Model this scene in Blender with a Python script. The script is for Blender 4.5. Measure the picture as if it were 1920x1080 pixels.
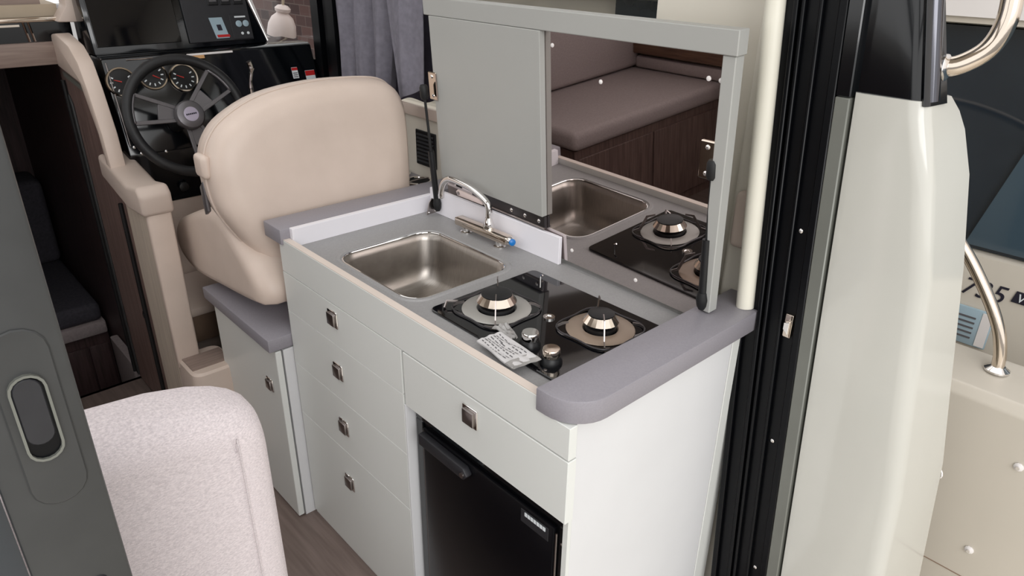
import bpy, bmesh, math, random
from mathutils import Vector, Matrix
random.seed(4)
S = bpy.context.scene
for o in list(bpy.data.objects): bpy.data.objects.remove(o)
COL = S.collection

# ------------------------------------------------------------------ camera
FPX = 1348.0
cam_loc = Vector((-0.6905, -0.6097, 1.5303)); PITCH, YAW, ROLL = 0.4456, -0.7451, 0.0145
fwd = Vector((-math.sin(YAW)*math.cos(PITCH), math.cos(YAW)*math.cos(PITCH), -math.sin(PITCH)))
rgt = Vector((math.cos(YAW), math.sin(YAW), 0)); upv = rgt.cross(fwd)
r2 = rgt*math.cos(ROLL)+upv*math.sin(ROLL); u2 = -rgt*math.sin(ROLL)+upv*math.cos(ROLL)
cd = bpy.data.cameras.new('camera'); cam = bpy.data.objects.new('camera', cd); COL.objects.link(cam)
cd.sensor_width = 36; cd.lens = FPX/1920*36; cd.clip_start = .02; cd.clip_end = 200
m3 = Matrix((r2, u2, -fwd)).transposed()
cam.matrix_world = Matrix.Translation(cam_loc) @ m3.to_4x4()
S.camera = cam

# ------------------------------------------------------------------ world, lights, exposure
W = bpy.data.worlds.new('world'); S.world = W; W.use_nodes = True
bg = W.node_tree.nodes['Background']; bg.inputs[0].default_value = (1, .995, .99, 1); bg.inputs[1].default_value = .95
S.view_settings.view_transform = 'Standard'; S.view_settings.look = 'None'
S.view_settings.gamma = 1; S.view_settings.use_curve_mapping = False
S.view_settings.exposure = 0.65

def area(name, loc, rot, size, size_y, power, col=(1, 1, 1)):
    l = bpy.data.lights.new(name, 'AREA'); l.shape = 'RECTANGLE'; l.size = size; l.size_y = size_y
    l.energy = power; l.color = col
    o = bpy.data.objects.new(name, l); COL.objects.link(o); o.location = loc; o.rotation_euler = rot
    return o
# large area light added aft of the boat to brighten aft-facing surfaces
area('aft_fill_light', (-2.2, -4.2, 3.0), (math.radians(68), 0, math.radians(-28)), 3.5, 2.5, 80, (1, 1, 1))

# ------------------------------------------------------------------ materials
def lin(c):
    return tuple(((v/12.92) if v <= .04045 else ((v+.055)/1.055)**2.4) for v in c)+(1,)
MATS = {}
def M(name, c, rough=.5, metal=0., var=.04, vs=6., bump=0., bs=120., coat=0., stretch=None, c2=None, spec=.5, alpha=1., trans=0., emit=0.):
    m = bpy.data.materials.new(name); m.use_nodes = True; nt = m.node_tree; p = nt.nodes['Principled BSDF']
    tc = nt.nodes.new('ShaderNodeTexCoord'); mp = nt.nodes.new('ShaderNodeMapping'); nt.links.new(tc.outputs['Object'], mp.inputs[0])
    if stretch: mp.inputs['Scale'].default_value = stretch
    nz = nt.nodes.new('ShaderNodeTexNoise'); nz.inputs['Scale'].default_value = vs; nz.inputs['Detail'].default_value = 4
    nt.links.new(mp.outputs[0], nz.inputs[0])
    rp = nt.nodes.new('ShaderNodeValToRGB'); a = c2 or tuple(max(0, v-var) for v in c); b = c if c2 else tuple(min(1, v+var*.4) for v in c)
    rp.color_ramp.elements[0].position = .3; rp.color_ramp.elements[1].position = .7
    rp.color_ramp.elements[0].color = lin(a); rp.color_ramp.elements[1].color = lin(b)
    nt.links.new(nz.outputs[0], rp.inputs[0]); nt.links.new(rp.outputs[0], p.inputs['Base Color'])
    p.inputs['Roughness'].default_value = rough; p.inputs['Metallic'].default_value = metal
    p.inputs['Coat Weight'].default_value = coat; p.inputs['Coat Roughness'].default_value = .05
    p.inputs['Specular IOR Level'].default_value = spec
    p.inputs['Transmission Weight'].default_value = trans; p.inputs['Alpha'].default_value = alpha
    if bump:
        n2 = nt.nodes.new('ShaderNodeTexNoise'); n2.inputs['Scale'].default_value = bs; nt.links.new(mp.outputs[0], n2.inputs[0])
        bp = nt.nodes.new('ShaderNodeBump'); bp.inputs['Strength'].default_value = bump; bp.inputs['Distance'].default_value = .002
        nt.links.new(n2.outputs[0], bp.inputs['Height']); nt.links.new(bp.outputs[0], p.inputs['Normal'])
    MATS[name] = m; return m
M('cabinet', (.86, .865, .85), .32, var=.015, vs=2)
M('edge_cream', (.86, .81, .77), .5, var=.02)
M('cabinet_edge', (.85, .85, .855), .4, var=.01)
M('lining', (.93, .92, .94), .35, var=.01)
M('grey_rail', (.565, .55, .575), .45, var=.02, vs=300, bump=.04)
M('worktop', (.60, .595, .595), .5, var=.025, vs=260, bump=.05)
M('lid_grey', (.66, .66, .645), .38, var=.012, vs=3)
M('mirror', (.80, .765, .755), .015, 1, var=.0)
M('steel', (.66, .635, .61), .36, 1, var=.04, vs=30, stretch=(1, 12, 1))
M('chrome', (.90, .89, .88), .06, 1, var=.02)
M('chrome_warm', (.85, .80, .745), .1, 1, var=.02)
M('dark_chrome', (.36, .36, .38), .08, 1, var=.03)
M('satin', (.62, .59, .58), .3, 1, var=.03)
M('hinge_steel', (.36, .35, .36), .3, 1, var=.04)
M('black_glass', (.035, .035, .05), .05, 0, var=.005, coat=.2)
M('fridge_black', (.03, .03, .045), .28, 0, var=.004, spec=.3)
M('black_plastic', (.06, .062, .072), .42, 0, var=.01, vs=90)
M('black_gloss', (.035, .045, .06), .12, 0, var=.01, coat=.2)
M('jamb_black', (.012, .016, .028), .35, 0, var=.004, spec=.22)
M('rubber', (.05, .05, .055), .6, 0, var=.01)
M('dark_plastic', (.14, .14, .155), .5, 0, var=.015, vs=60, bump=.05)
M('door_grey', (.235, .238, .238), .42, .15, var=.02, vs=20)
M('jamb_grey', (.45, .455, .43), .4, .2, var=.02)
M('ring_tan', (.60, .53, .47), .38, .25, var=.02)
M('support_grey', (.24, .23, .24), .3, .4, var=.02)
M('ring_grey', (.66, .65, .63), .38, .25, var=.02)
M('leather', (.84, .77, .72), .42, 0, var=.025, vs=8, bump=.08, bs=350)
M('leather_trim', (.80, .735, .69), .5, 0, var=.02, bump=.06, bs=350)
M('cream', (.86, .835, .785), .4, 0, var=.015, vs=3)
M('cream_tube', (.88, .865, .81), .3, 0, var=.01)
M('gelcoat', (.765, .76, .73), .12, 0, var=.008, coat=.3)
M('gelcoat_beige', (.80, .77, .72), .3, 0, var=.012, vs=3)
M('walnut', (.52, .43, .40), .45, 0, c2=(.38, .305, .29), vs=7, stretch=(14, 14, .9), bump=.08, bs=60)
M('walnut_lit', (.82, .765, .70), .5, 0, c2=(.74, .685, .63), vs=7, stretch=(14, 14, .9))  # partition wood with the light falling on it put into a paler colour
M('walnut_warm', (.50, .38, .30), .45, 0, c2=(.36, .26, .21), vs=7, stretch=(14, .9, 14))
M('walnut_light', (.60, .53, .49), .45, 0, c2=(.50, .43, .40), vs=7, stretch=(1, 14, 14), bump=.05, bs=60)
M('walnut_dark', (.36, .28, .275), .5, 0, c2=(.25, .19, .19), vs=7, stretch=(14, 14, .9))
M('floor', (.485, .425, .40), .5, 0, c2=(.40, .345, .32), vs=5, stretch=(16, 1.0, 1), bump=.06, bs=80)
M('sofa_grey', (.70, .65, .645), .85, 0, var=.04, vs=120, bump=.2, bs=500)
M('sofa_dark', (.30, .29, .32), .9, 0, var=.04, vs=90)
M('curtain', (.47, .46, .50), .85, 0, var=.04, vs=60, bump=.15, bs=500)
M('curtain_back_shadow', (.20, .18, .23), .9, 0, var=.03, vs=60)
M('heather', (.90, .86, .865), .95, 0, c2=(.78, .74, .75), vs=300, stretch=(1, 1, 2.6), bump=.4, bs=600)
M('white_plastic', (.90, .88, .87), .4, 0, var=.02)
M('paper', (.80, .79, .79), .55, 0, var=.02)
M('bag', (.62, .61, .60), .25, 0, var=.08, vs=60, spec=.8)
M('ink', (.35, .34, .35), .7, 0, var=.02)
M('dark_ink', (.10, .09, .15), .6, 0, var=.01)
M('blue', (.05, .45, .75), .3, 0, var=.01)
M('red', (.72, .10, .10), .5, 0, var=.02)
M('amber', (.80, .62, .42), .4, 0, var=.02)
M('dial', (.055, .055, .06), .35, 0, var=.01)
M('needle', (.75, .22, .2), .4, 0, var=.01)
M('white_mark', (.85, .87, .88), .5, 0, var=.02)
M('blue_white', (.62, .70, .74), .4, 0, var=.04)
M('badge', (.70, .67, .74), .3, .3, var=.03)
M('spoke', (.42, .41, .42), .33, .55, var=.02)
M('wheel_rim', (.075, .077, .085), .5, 0, var=.012, vs=60, bump=.1)
M('tint', (.13, .16, .19), .05, 0, var=.02, coat=.3)
M('tint_blue', (.24, .30, .34), .07, 0, var=.02, vs=1, coat=.2)
M('pink_white', (.86, .79, .77), .3, 0, var=.02)
M('hall_beige', (.72, .66, .58), .8, 0, var=.03)
M('hall_floor', (.50, .49, .48), .5, 0, var=.03)
M('footwell', (.55, .46, .39), .6, 0, var=.04, vs=12)
M('roof', (.88, .86, .83), .6, 0, var=.01)
def glass_mat():
    m = bpy.data.materials.new('clear_glass'); m.use_nodes = True; nt = m.node_tree; nt.nodes.clear()
    out = nt.nodes.new('ShaderNodeOutputMaterial'); mx = nt.nodes.new('ShaderNodeMixShader'); t = nt.nodes.new('ShaderNodeBsdfTransparent')
    g = nt.nodes.new('ShaderNodeBsdfGlossy'); g.inputs['Roughness'].default_value = .02; t.inputs[0].default_value = (.93, .94, .94, 1)
    mx.inputs[0].default_value = .07
    nt.links.new(t.outputs[0], mx.inputs[1]); nt.links.new(g.outputs[0], mx.inputs[2]); nt.links.new(mx.outputs[0], out.inputs[0])
    MATS['clear_glass'] = m
glass_mat()
def brick_mat():
    m = bpy.data.materials.new('brick_wall'); m.use_nodes = True; nt = m.node_tree; p = nt.nodes['Principled BSDF']; p.inputs['Roughness'].default_value = .9
    tc = nt.nodes.new('ShaderNodeTexCoord'); sx = nt.nodes.new('ShaderNodeSeparateXYZ'); cx = nt.nodes.new('ShaderNodeCombineXYZ'); bt = nt.nodes.new('ShaderNodeTexBrick')
    nt.links.new(tc.outputs['Object'], sx.inputs[0]); nt.links.new(sx.outputs[1], cx.inputs[0]); nt.links.new(sx.outputs[2], cx.inputs[1]); nt.links.new(cx.outputs[0], bt.inputs[0])
    bt.inputs['Color1'].default_value = lin((.36, .25, .23)); bt.inputs['Color2'].default_value = lin((.22, .15, .15)); bt.inputs['Mortar'].default_value = lin((.40, .34, .32))
    bt.inputs['Scale'].default_value = 2.2; bt.inputs['Mortar Size'].default_value = .012
    nt.links.new(bt.outputs[0], p.inputs['Base Color']); MATS['brick'] = m
brick_mat()

# ------------------------------------------------------------------ builders
WL = {}
class B:
    def __init__(s): s.bm = bmesh.new()
    def box(s, x0, x1, y0, y1, z0, z1):
        vs = [s.bm.verts.new((x, y, z)) for x in (x0, x1) for y in (y0, y1) for z in (z0, z1)]
        for f in ((0, 1, 3, 2), (4, 6, 7, 5), (0, 4, 5, 1), (2, 3, 7, 6), (0, 2, 6, 4), (1, 5, 7, 3)): s.bm.faces.new([vs[i] for i in f])
        return s
    def loft(s, loops, cap=True, closed=True):
        L = [[s.bm.verts.new(p) for p in l] for l in loops]
        n = len(L[0])
        for a, b in zip(L, L[1:]):
            for i in range(n if closed else n-1):
                j = (i+1) % n
                s.bm.faces.new((a[i], a[j], b[j], b[i]))
        if cap and closed:
            s.bm.faces.new(L[0][::-1]); s.bm.faces.new(L[-1])
        return s
    def prism(s, poly, axis, a, b):
        f = {'x': lambda p, t: (t, p[0], p[1]), 'y': lambda p, t: (p[0], t, p[1]), 'z': lambda p, t: (p[0], p[1], t)}[axis]
        return s.loft([[f(p, a) for p in poly], [f(p, b) for p in poly]])
    def tube(s, pts, r, seg=10, close=False, cap=True):
        pts = [Vector(p) for p in pts]; n = len(pts); loops = []
        up = Vector((0, 0, 1)); prev = None
        for i, p in enumerate(pts):
            if close: t = pts[(i+1) % n]-pts[i-1]
            else: t = pts[min(i+1, n-1)]-pts[max(i-1, 0)]
            t.normalize()
            if prev is None:
                a = up if abs(t.z) < .9 else Vector((1, 0, 0)); u = t.cross(a).normalized()
            else: u = (prev-t*prev.dot(t)).normalized()
            prev = u; v = t.cross(u); rr = r[i] if isinstance(r, (list, tuple)) else r
            loops.append([p+u*math.cos(2*math.pi*k/seg)*rr+v*math.sin(2*math.pi*k/seg)*rr for k in range(seg)])
        if close: loops.append(loops[0]); cap = False
        return s.loft(loops, cap)
    def lathe(s, prof, c, axis=(0, 0, 1), seg=24, cap=True):
        ax = Vector(axis).normalized(); a = Vector((0, 0, 1)) if abs(ax.z) < .9 else Vector((1, 0, 0))
        u = ax.cross(a).normalized(); v = ax.cross(u); c = Vector(c)
        return s.loft([[c+ax*h+u*math.cos(2*math.pi*k/seg)*r+v*math.sin(2*math.pi*k/seg)*r for k in range(seg)] for r, h in prof], cap)
    def face(s, pts):
        s.bm.faces.new([s.bm.verts.new(p) for p in pts]); return s
    def xf(s, f):
        for v in s.bm.verts: v.co = Vector(f(v.co))
        return s
    def bev(s, w, seg=2, ang=30):
        bmesh.ops.recalc_face_normals(s.bm, faces=s.bm.faces)
        es = [e for e in s.bm.edges if len(e.link_faces) == 2 and e.calc_face_angle(0) > math.radians(ang)]
        bmesh.ops.bevel(s.bm, geom=es, offset=w, segments=seg, affect='EDGES', profile=.5, clamp_overlap=True); return s
    def build(s, name, mat, parent=None, smooth=35):
        bmesh.ops.remove_doubles(s.bm, verts=s.bm.verts, dist=1e-6)
        bmesh.ops.recalc_face_normals(s.bm, faces=s.bm.faces)
        me = bpy.data.meshes.new(name)
        c = [(min(v.co[i] for v in s.bm.verts)+max(v.co[i] for v in s.bm.verts))/2 for i in range(3)]; c = Vector(c)
        for v in s.bm.verts: v.co -= c
        s.bm.to_mesh(me); s.bm.free(); me.materials.append(MATS[mat])
        if smooth:
            me.polygons.foreach_set('use_smooth', [True]*len(me.polygons)); me.set_sharp_from_angle(angle=math.radians(smooth))
        o = bpy.data.objects.new(name, me); COL.objects.link(o)
        pw = WL[parent.name] if parent else Vector((0, 0, 0))
        if parent: o.parent = parent
        o.location = c-pw; WL[o.name] = c
        return o
def thing(name, label, cat, loc, group=None):
    o = bpy.data.objects.new(name, None); COL.objects.link(o); o.location = loc; WL[o.name] = Vector(loc); o.empty_display_size = .05
    return tag(o, label, cat, group)
def tag(o, label, cat, group=None):
    o['label'] = label; o['category'] = cat
    if group: o['group'] = group
    return o
def struct(o, label=None):
    o['kind'] = 'structure'
    if label: o['label'] = label
    return o
def box(*a): return B().box(*a)
def rrect(x0, x1, y0, y1, r, n=6):
    pts = []
    for cx, cy, a0 in ((x1-r, y1-r, 0), (x0+r, y1-r, 90), (x0+r, y0+r, 180), (x1-r, y0+r, 270)):
        for k in range(n+1):
            a = math.radians(a0+90*k/n); pts.append((cx+r*math.cos(a), cy+r*math.sin(a)))
    return pts
def text(name, body, size, fn, mat, parent, shear=0.):
    cu = bpy.data.curves.new(name, 'FONT'); cu.body = body; cu.size = size; cu.shear = shear; cu.extrude = .0006/1
    t = bpy.data.objects.new(name+'_tmp', cu); COL.objects.link(t)
    dg = bpy.context.evaluated_depsgraph_get(); me = bpy.data.meshes.new_from_object(t.evaluated_get(dg))
    b = B(); b.bm.from_mesh(me); bpy.data.objects.remove(t); bpy.data.meshes.remove(me)
    b.xf(lambda v: fn(v)); return b.build(name, mat, parent, smooth=0)
def spline(pts, n=6):
    pts = [Vector(p) for p in pts]; out = []
    for i in range(len(pts)-1):
        p0 = pts[max(i-1, 0)]; p1 = pts[i]; p2 = pts[i+1]; p3 = pts[min(i+2, len(pts)-1)]
        for k in range(n):
            t = k/n
            out.append(.5*((2*p1)+(p2-p0)*t+(2*p0-5*p1+4*p2-p3)*t*t+(3*p1-p0-3*p2+p3)*t**3))
    out.append(pts[-1]); return out
def screw(c, axis, r, parent, mat='chrome', name='screw'):
    return B().lathe([(r, 0), (r, r*.25), (r*.6, r*.55), (r*.2, r*.6)], c, axis, 10).build(name, mat, parent)

# ------------------------------------------------------------------ the setting
XS = .60        # starboard side wall of the cabin
b = B(); b.box(-1.86, XS, -.14, 2.10, -.06, 0); b.box(-1.86, -.70, 2.10, 2.45, -.06, 0); f = struct(b.build('floor', 'floor'), 'dark brown wood-look cabin floor')
struct(box(-1.9, 1.15, -3.2, -.14, -.10, -.04).build('floor_cockpit', 'gelcoat_beige'))
struct(box(-30, 30, -30, 40, -1.25, -1.2).build('floor_hall', 'hall_floor'))
rf = B(); rf.box(-1.95, -1.25, -.32, 2.45, 2.02, 2.08); rf.box(.25, .70, -.32, 2.45, 2.02, 2.08); rf.box(-1.25, .25, -.32, .0, 2.02, 2.08); rf.box(-1.25, .25, 1.75, 2.45, 2.02, 2.08)  # unseen roof; the middle opening is added to brighten the cabin
struct(rf.build('ceiling', 'roof'), 'white cabin roof with an added opening that lets light in')
# starboard wall: lower liner, window, posts
wr = B(); wr.box(XS, XS+.05, .0, 2.5, -.06, 1.065); wr.box(XS, XS+.05, .0, .36, 1.065, 2.02); wr.box(XS, XS+.05, .36, 2.5, 1.72, 2.02)
wr = struct(wr.build('wall_right', 'cream'), 'cream moulded side wall of the cabin')
struct(box(XS-.012, XS, 1.02, 2.3, 1.05, 1.085).bev(.004).build('trim_1', 'leather_trim'), 'tan sill strip under the side window')
win = B(); win.box(XS, XS+.05, 1.70, 1.76, 1.065, 1.72); win.box(XS-.02, XS, 1.66, 1.70, 1.065, 1.72); win.box(XS-.01, XS+.05, 1.78, 1.83, 1.065, 1.72)
win.box(XS, XS+.05, 1.62, 1.66, 1.065, 1.72)
w1 = struct(win.build('window_1', 'jamb_black'), 'black framed side window beside the helm')
box(XS+.02, XS+.026, 1.83, 2.45, 1.15, 1.72).build('pane', 'clear_glass', w1)
box(XS+.02, XS+.026, .36, 1.62, 1.085, 1.72).build('pane', 'clear_glass', w1)
box(XS-.005, XS+.05, 1.83, 2.45, 1.065, 1.15).build('window_sill', 'black_gloss', w1)
wl = B(); wl.box(-1.92, -1.86, -.14, 2.45, -.06, 1.2); struct(wl.build('wall_left', 'cream'))
# cream corner column by the doorway and the tube in front of it
struct(box(.555, XS, -.02, .10, 0, 2.02).bev(.012, 3).build('trim_2', 'cream'), 'cream inner lining of the doorway corner')
struct(box(.535, XS, .035, .085, .99, 1.105).bev(.012, 3).build('trim_3', 'leather_trim'), 'beige trim block on the cream wall')
# ------------------------------------------------------------------ doorway jamb (the aft bulkhead is raked)
def rk(v): return (v[0], v[1]+.06*(v[2]-.90), v[2])
jb = B(); jb.box(.507, .56, -.112, .018, -.04, 2.02)
for y0, y1 in ((.006, .018), (-.030, -.022), (-.042, -.036), (-.072, -.066), (-.112, -.098)): jb.box(.497, .507, y0, y1, -.04, 2.02)
jamb = struct(jb.bev(.0015, 1).xf(rk).build('door_frame', 'jamb_black'), 'black grooved aluminium jamb of the sliding door')
box(.498, .56, -.137, -.112, -.04, 1.315).bev(.002, 1).xf(rk).build('outer_strip', 'jamb_grey', jamb)
box(.498, .56, -.137, -.112, 1.3155, 2.02).bev(.002, 1).xf(rk).build('outer_strip', 'black_gloss', jamb)
for z, y in ((1.075, -.082), (.628, -.082), (.295, -.082)): screw(rk((.5065, y, z)), (-1, 0, 0), .0045, jamb, 'chrome')
st = box(.499, .507, -.094, -.078, .866, .914).bev(.002, 2).build('strike_plate', 'chrome_warm', jamb)
B().prism([(-.091, .874), (-.080, .884), (-.080, .898), (-.091, .902)], 'x', .492, .499).bev(.001, 1).build('strike_lip', 'chrome', st)
# ------------------------------------------------------------------ aft pillar (gelcoat lower, black upper)
def pillar_sec(z, ya, xo, yo):
    # port edge rounded, aft corner rounded
    pts = [(.515, -.137), (.503, -.143), (.500, -.155)]
    n = 5
    for k in range(n+1):
        a = math.pi/2*k/n
        pts.append((.525-.025*math.cos(a), ya+.03-.03*math.sin(a)))
    pts += [(xo-.012, yo+.0), (xo, yo+.012), (xo, -.137)]
    return [((x, y, z) if y < -.16 else rk((x, y, z))) for x, y in pts]
secs = [(-.04, -.385, .76, -.395), (.30, -.368, .74, -.378), (.632, -.347, .70, -.358), (.79, -.327, .67, -.34), (1.047, -.295, .645, -.305), (1.20, -.262, .65, -.272), (1.27, -.240, .65, -.247), (1.30, -.230, .635, -.236), (1.325, -.224, .605, -.228)]
p = B().loft([pillar_sec(*s) for s in secs])
pil = struct(p.build('wall_aft_pillar', 'gelcoat', smooth=40), 'glossy off-white moulded pillar beside the doorway')
pk = B().loft([[(x+.006 if x < .51 else x-.006, y*.985, z) for x, y, z in pillar_sec(*s)] for s in ((1.318, -.230, .585, -.236), (1.5, -.19, .56, -.195), (2.02, -.17, .54, -.175))])
pk.build('upper_pillar', 'black_gloss', pil, smooth=40)
hr = B().tube([(.530, -.216, 1.322), (.530, -.180, 1.5), (.530, -.165, 2.0)], .017, 12).build('chrome_strip', 'dark_chrome', pil)
for z, y, x in ((.90, -.312, .652), (.594, -.352, .706), (.268, -.372, .742)): screw((x, y, z), (.8, -.6, 0), .011, pil, 'white_plastic', 'fitting_cap')
# bent grab handle on the pillar
gh = thing('grab_handle', 'thick polished steel grab handle curving off the black upper pillar', 'handle', (.565, -.238, 1.37))
B().tube(spline([(.558, -.205, 1.372), (.565, -.232, 1.374), (.58, -.262, 1.398), (.588, -.274, 1.435), (.59, -.272, 1.48), (.588, -.262, 1.56), (.575, -.225, 1.63), (.558, -.19, 1.65)]), .0148, 14).build('handle_bar', 'chrome_warm', gh)
B().lathe([(.02, 0), (.02, .006), (.014, .010)], (.556, -.216, 1.37), (0, -1, .1), 16).build('mounting_flange', 'chrome', gh)
B().lathe([(.02, 0), (.02, .006), (.014, .010)], (.556, -.178, 1.65), (0, -1, .1), 16).build('mounting_flange', 'chrome', gh)

# ------------------------------------------------------------------ cockpit side, neighbour boat (right edge)
co = B().prism([(.95, -.04), (.95, .645), (.965, .667), (1.10, .69), (1.115, .68), (1.14, -.04)], 'y', -2.6, .3)
coam = struct(co.bev(.006, 3).build('wall_cockpit_side', 'gelcoat_beige'), 'beige moulded cockpit side with rounded top edge')
for y, z in ((-.444, .533), (-.415, .273)):
    screw((.9495, y, z), (-1, 0, 0), .010, coam, 'white_plastic', 'snap_stud')
    B().lathe([(.004, 0), (.004, .004)], (.944, y, z), (-1, 0, 0), 8).build('snap_centre', 'chrome', coam)
box(.9485, .952, -2.4, -.30, .19, .192).build('seam', 'footwell', coam)
sr = thing('cockpit_rail', 'bent polished steel rail standing on the beige cockpit side', 'rail', (1.05, -.332, .686))
B().tube(spline([(1.05, -.332, .684), (1.05, -.326, .73), (1.05, -.304, .79), (1.05, -.252, .87), (1.05, -.185, .95), (1.05, -.08, 1.05), (1.05, .10, 1.10), (1.05, .28, 1.10)]), .0135, 12).build('rail_tube', 'chrome_warm', sr)
B().lathe([(.026, 0), (.026, .004), (.017, .010), (.0145, .012)], (1.05, -.332, .682), (0, 0, 1), 18).build('base_flange', 'chrome', sr)
box(1.038, 1.062, .27, .30, .69, 1.11).bev(.004).build('rail_foot', 'chrome', sr)
nb = thing('neighbour_boat', 'white boat with dark tinted cabin windows moored alongside, lettered 735', 'boat', (1.6, 0, -1.2))
B().prism([(1.47, -1.2), (1.45, .79), (1.50, .80), (1.50, 1.36), (1.42, 1.37), (1.42, 2.3), (2.6, 2.3), (2.6, -1.2)], 'y', -4.5, 2.7).build('hull', 'gelcoat_beige', nb)
box(1.47, 1.499, -4.4, 1.2, .80, 1.36).build('window_band', 'tint', nb)
B().prism([(-.10, .812), (-3.2, .812), (-3.2, 1.33), (-.235, 1.33)], 'x', 1.458, 1.47).build('tinted_pane', 'tint_blue', nb)
box(1.409, 1.42, -4.5, 2.69, 1.385, 2.28).build('roof_side', 'white_plastic', nb)
lf = lambda y0, z0, x: (lambda v: (x-v.z, y0-v.x, z0+v.y))
text('lettering', '735', .072, lf(-.122, .676, 1.449), 'dark_ink', nb, .25)
bd = B().prism([(-.246, .692), (-.253, .724), (-.47, .720), (-.465, .688)], 'x', 1.447, 1.4505).build('name_plate', 'dark_ink', nb)
text('lettering', 'WEEKEND', .034, lf(-.256, .696, 1.446), 'white_mark', nb, .2)
sg = thing('information_plate', 'small pale printed plate below the lettering on the neighbouring boat', 'sign', (1.44, -.15, .58))
box(1.440, 1.448, -.225, -.09, .535, .645).bev(.003, 2).build('plate', 'blue_white', sg)
for i in range(5): box(1.4385, 1.440, -.185+.0, -.10, .555+i*.015, .560+i*.015).build('text_line', 'ink', sg)
box(1.4385, 1.440, -.222, -.198, .54, .64).build('plate_edge', 'white_plastic', sg)

# ------------------------------------------------------------------ outside seen through the helm window
bw = B().box(3.4, 3.6, 3.2, 16, -1.2, 3.2); bwl = struct(bw.build('wall_hall', 'brick'), 'dark reddish brown wall of the hall outside')
struct(box(3.36, 3.4, 3.2, 16, 2.15, 2.5).build('trim_4', 'hall_beige'))
fe = thing('boat_fender', 'pale rounded fender with collar and dark stripes outside the helm window', 'fender', (1.30, 3.56, .85))
fa = Vector((.10, -.15, .98)).normalized()
FC = (1.30, 3.56, 1.045); k_ = .5
def fl(prof): return [(r*k_, h*k_) for r, h in prof]
B().lathe(fl([(.02, -.28), (.10, -.24), (.155, -.12), (.165, 0), (.155, .10), (.12, .18), (.075, .22), (.062, .235)]), FC, fa, 24).build('body', 'pink_white', fe)
B().lathe(fl([(.062, .23), (.085, .25), (.09, .28), (.06, .31), (.02, .32)]), FC, fa, 24).build('collar', 'pink_white', fe)
for h in (-.07, -.035): B().lathe(fl([(.163, h), (.1668, h+.002), (.1668, h+.012), (.163, h+.014)]), FC, fa, 24).build('stripe', 'ink', fe)
B().tube([Vector(FC)+fa*.15, Vector(FC)+fa*1.2], .008, 8).build('rope', 'hall_beige', fe)


# ------------------------------------------------------------------ galley: drawer cabinet, fridge cabinet, fridge
HS = .857
def latch(parent, y, z, tilt=0, x=0., s=.021):
    f = box(x-.004, x, y-s, y+s, z-s, z+s).bev(.003, 2).build('latch', 'chrome', parent)
    box(x-.010, x-.004, y-s*.74, y+s*.74, z-s*.74, z+s*.74).bev(.002, 2).build('push_button', 'satin', f)
    return f
dc = thing('drawer_cabinet', 'white galley cabinet with four drawers and square steel push latches', 'cabinet', (.24, .73, 0))
box(.021, .44, .485, .985, 0.0, .70).build('body', 'cabinet', dc)
box(.021, .44, .969, .985, .70, .845).build('body_end', 'cabinet', dc)
box(.0, .44, .4645, .4695, 0.0, .6525).bev(.0005, 1).build('side_panel', 'cabinet_edge', dc)
for z0, z1, zl in ((.6765, .7845, .747), (.5205, .6755, .604), (.3615, .5195, .442), (.012, .3605, .267)):
    d = box(.0, .020, .4705, .987, z0, z1).bev(.0006, 1).build('drawer', 'cabinet', dc)
    latch(d, .745, zl)
box(.004, .020, .4865, .985, 0.0, .0105).build('plinth', 'cabinet', dc)
fc = thing('fridge_cabinet', 'white galley cabinet end with one drawer above the built-in fridge', 'cabinet', (.24, .23, 0))
ep = box(.021, .470, .004, .020, 0, .850).bev(.001, 1).build('end_panel', 'cabinet_edge', fc)
box(.4715, .52, .003, .020, 0, .850).bev(.001, 1).build('end_panel', 'cabinet', fc)
box(.42, .44, .02, .466, 0, .845).build('back_panel', 'cabinet', fc)
box(.021, .42, .02, .464, .652, .845).build('drawer_box', 'cabinet', fc)
d = box(.0, .020, .0, .464, .653, .783).bev(.0012, 1).build('drawer', 'cabinet', fc); latch(d, .246, .742)
box(.012, .0205, .003, .014, 0, .650).build('stile', 'cabinet', fc)
fr = thing('fridge', 'black built-in compact fridge under the galley drawer', 'fridge', (.225, .23, .02))
fb = B(); fb.box(.008, .385, .022, .455, .03, .645); fb.build('body', 'black_plastic', fr)
ff = B()
ff.box(.002, .010, .014, .458, .618, .650); ff.box(.002, .010, .014, .030, .02, .618); ff.box(.002, .010, .432, .458, .02, .618); ff.box(.002, .010, .014, .458, .02, .05)
ff.bev(.002, 1).build('frame', 'black_gloss', fr)
dr = box(-.006, .007, .036, .424, .055, .612).bev(.004, 2).build('door', 'fridge_black', fr)
B().prism([(.418, .608), (.27, .606), (.258, .592), (.270, .578), (.418, .580)], 'x', -.022, -.006).bev(.003, 2).build('handle', 'dark_plastic', dr)
B().lathe([(.006, 0), (.006, .004)], (-.022, .270, .592), (-1, 0, 0), 12).build('latch_stud', 'satin', dr)
bg_ = B(); bg_.box(-.0075, -.006, .047, .118, .574, .604); bg_.bev(.0006, 1); bg_.build('badge_plate', 'dark_plastic', dr)
bl = B()
for k in range(7): bl.box(-.0085, -.0075, .054+k*.0078, .060+k*.0078, .593, .601)
bl.build('badge_mark', 'white_mark', dr)
for y in (.033, .427):
    bb = B(); bb.tube([(-.001, y, .06), (-.001, y, .60)], .0022, 6); bb.build('door_trim', 'satin', fr)
screw((.002, .022, .58), (-1, 0, 0), .003, fr)
fr.location.x += .018   # stands back in its niche

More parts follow.
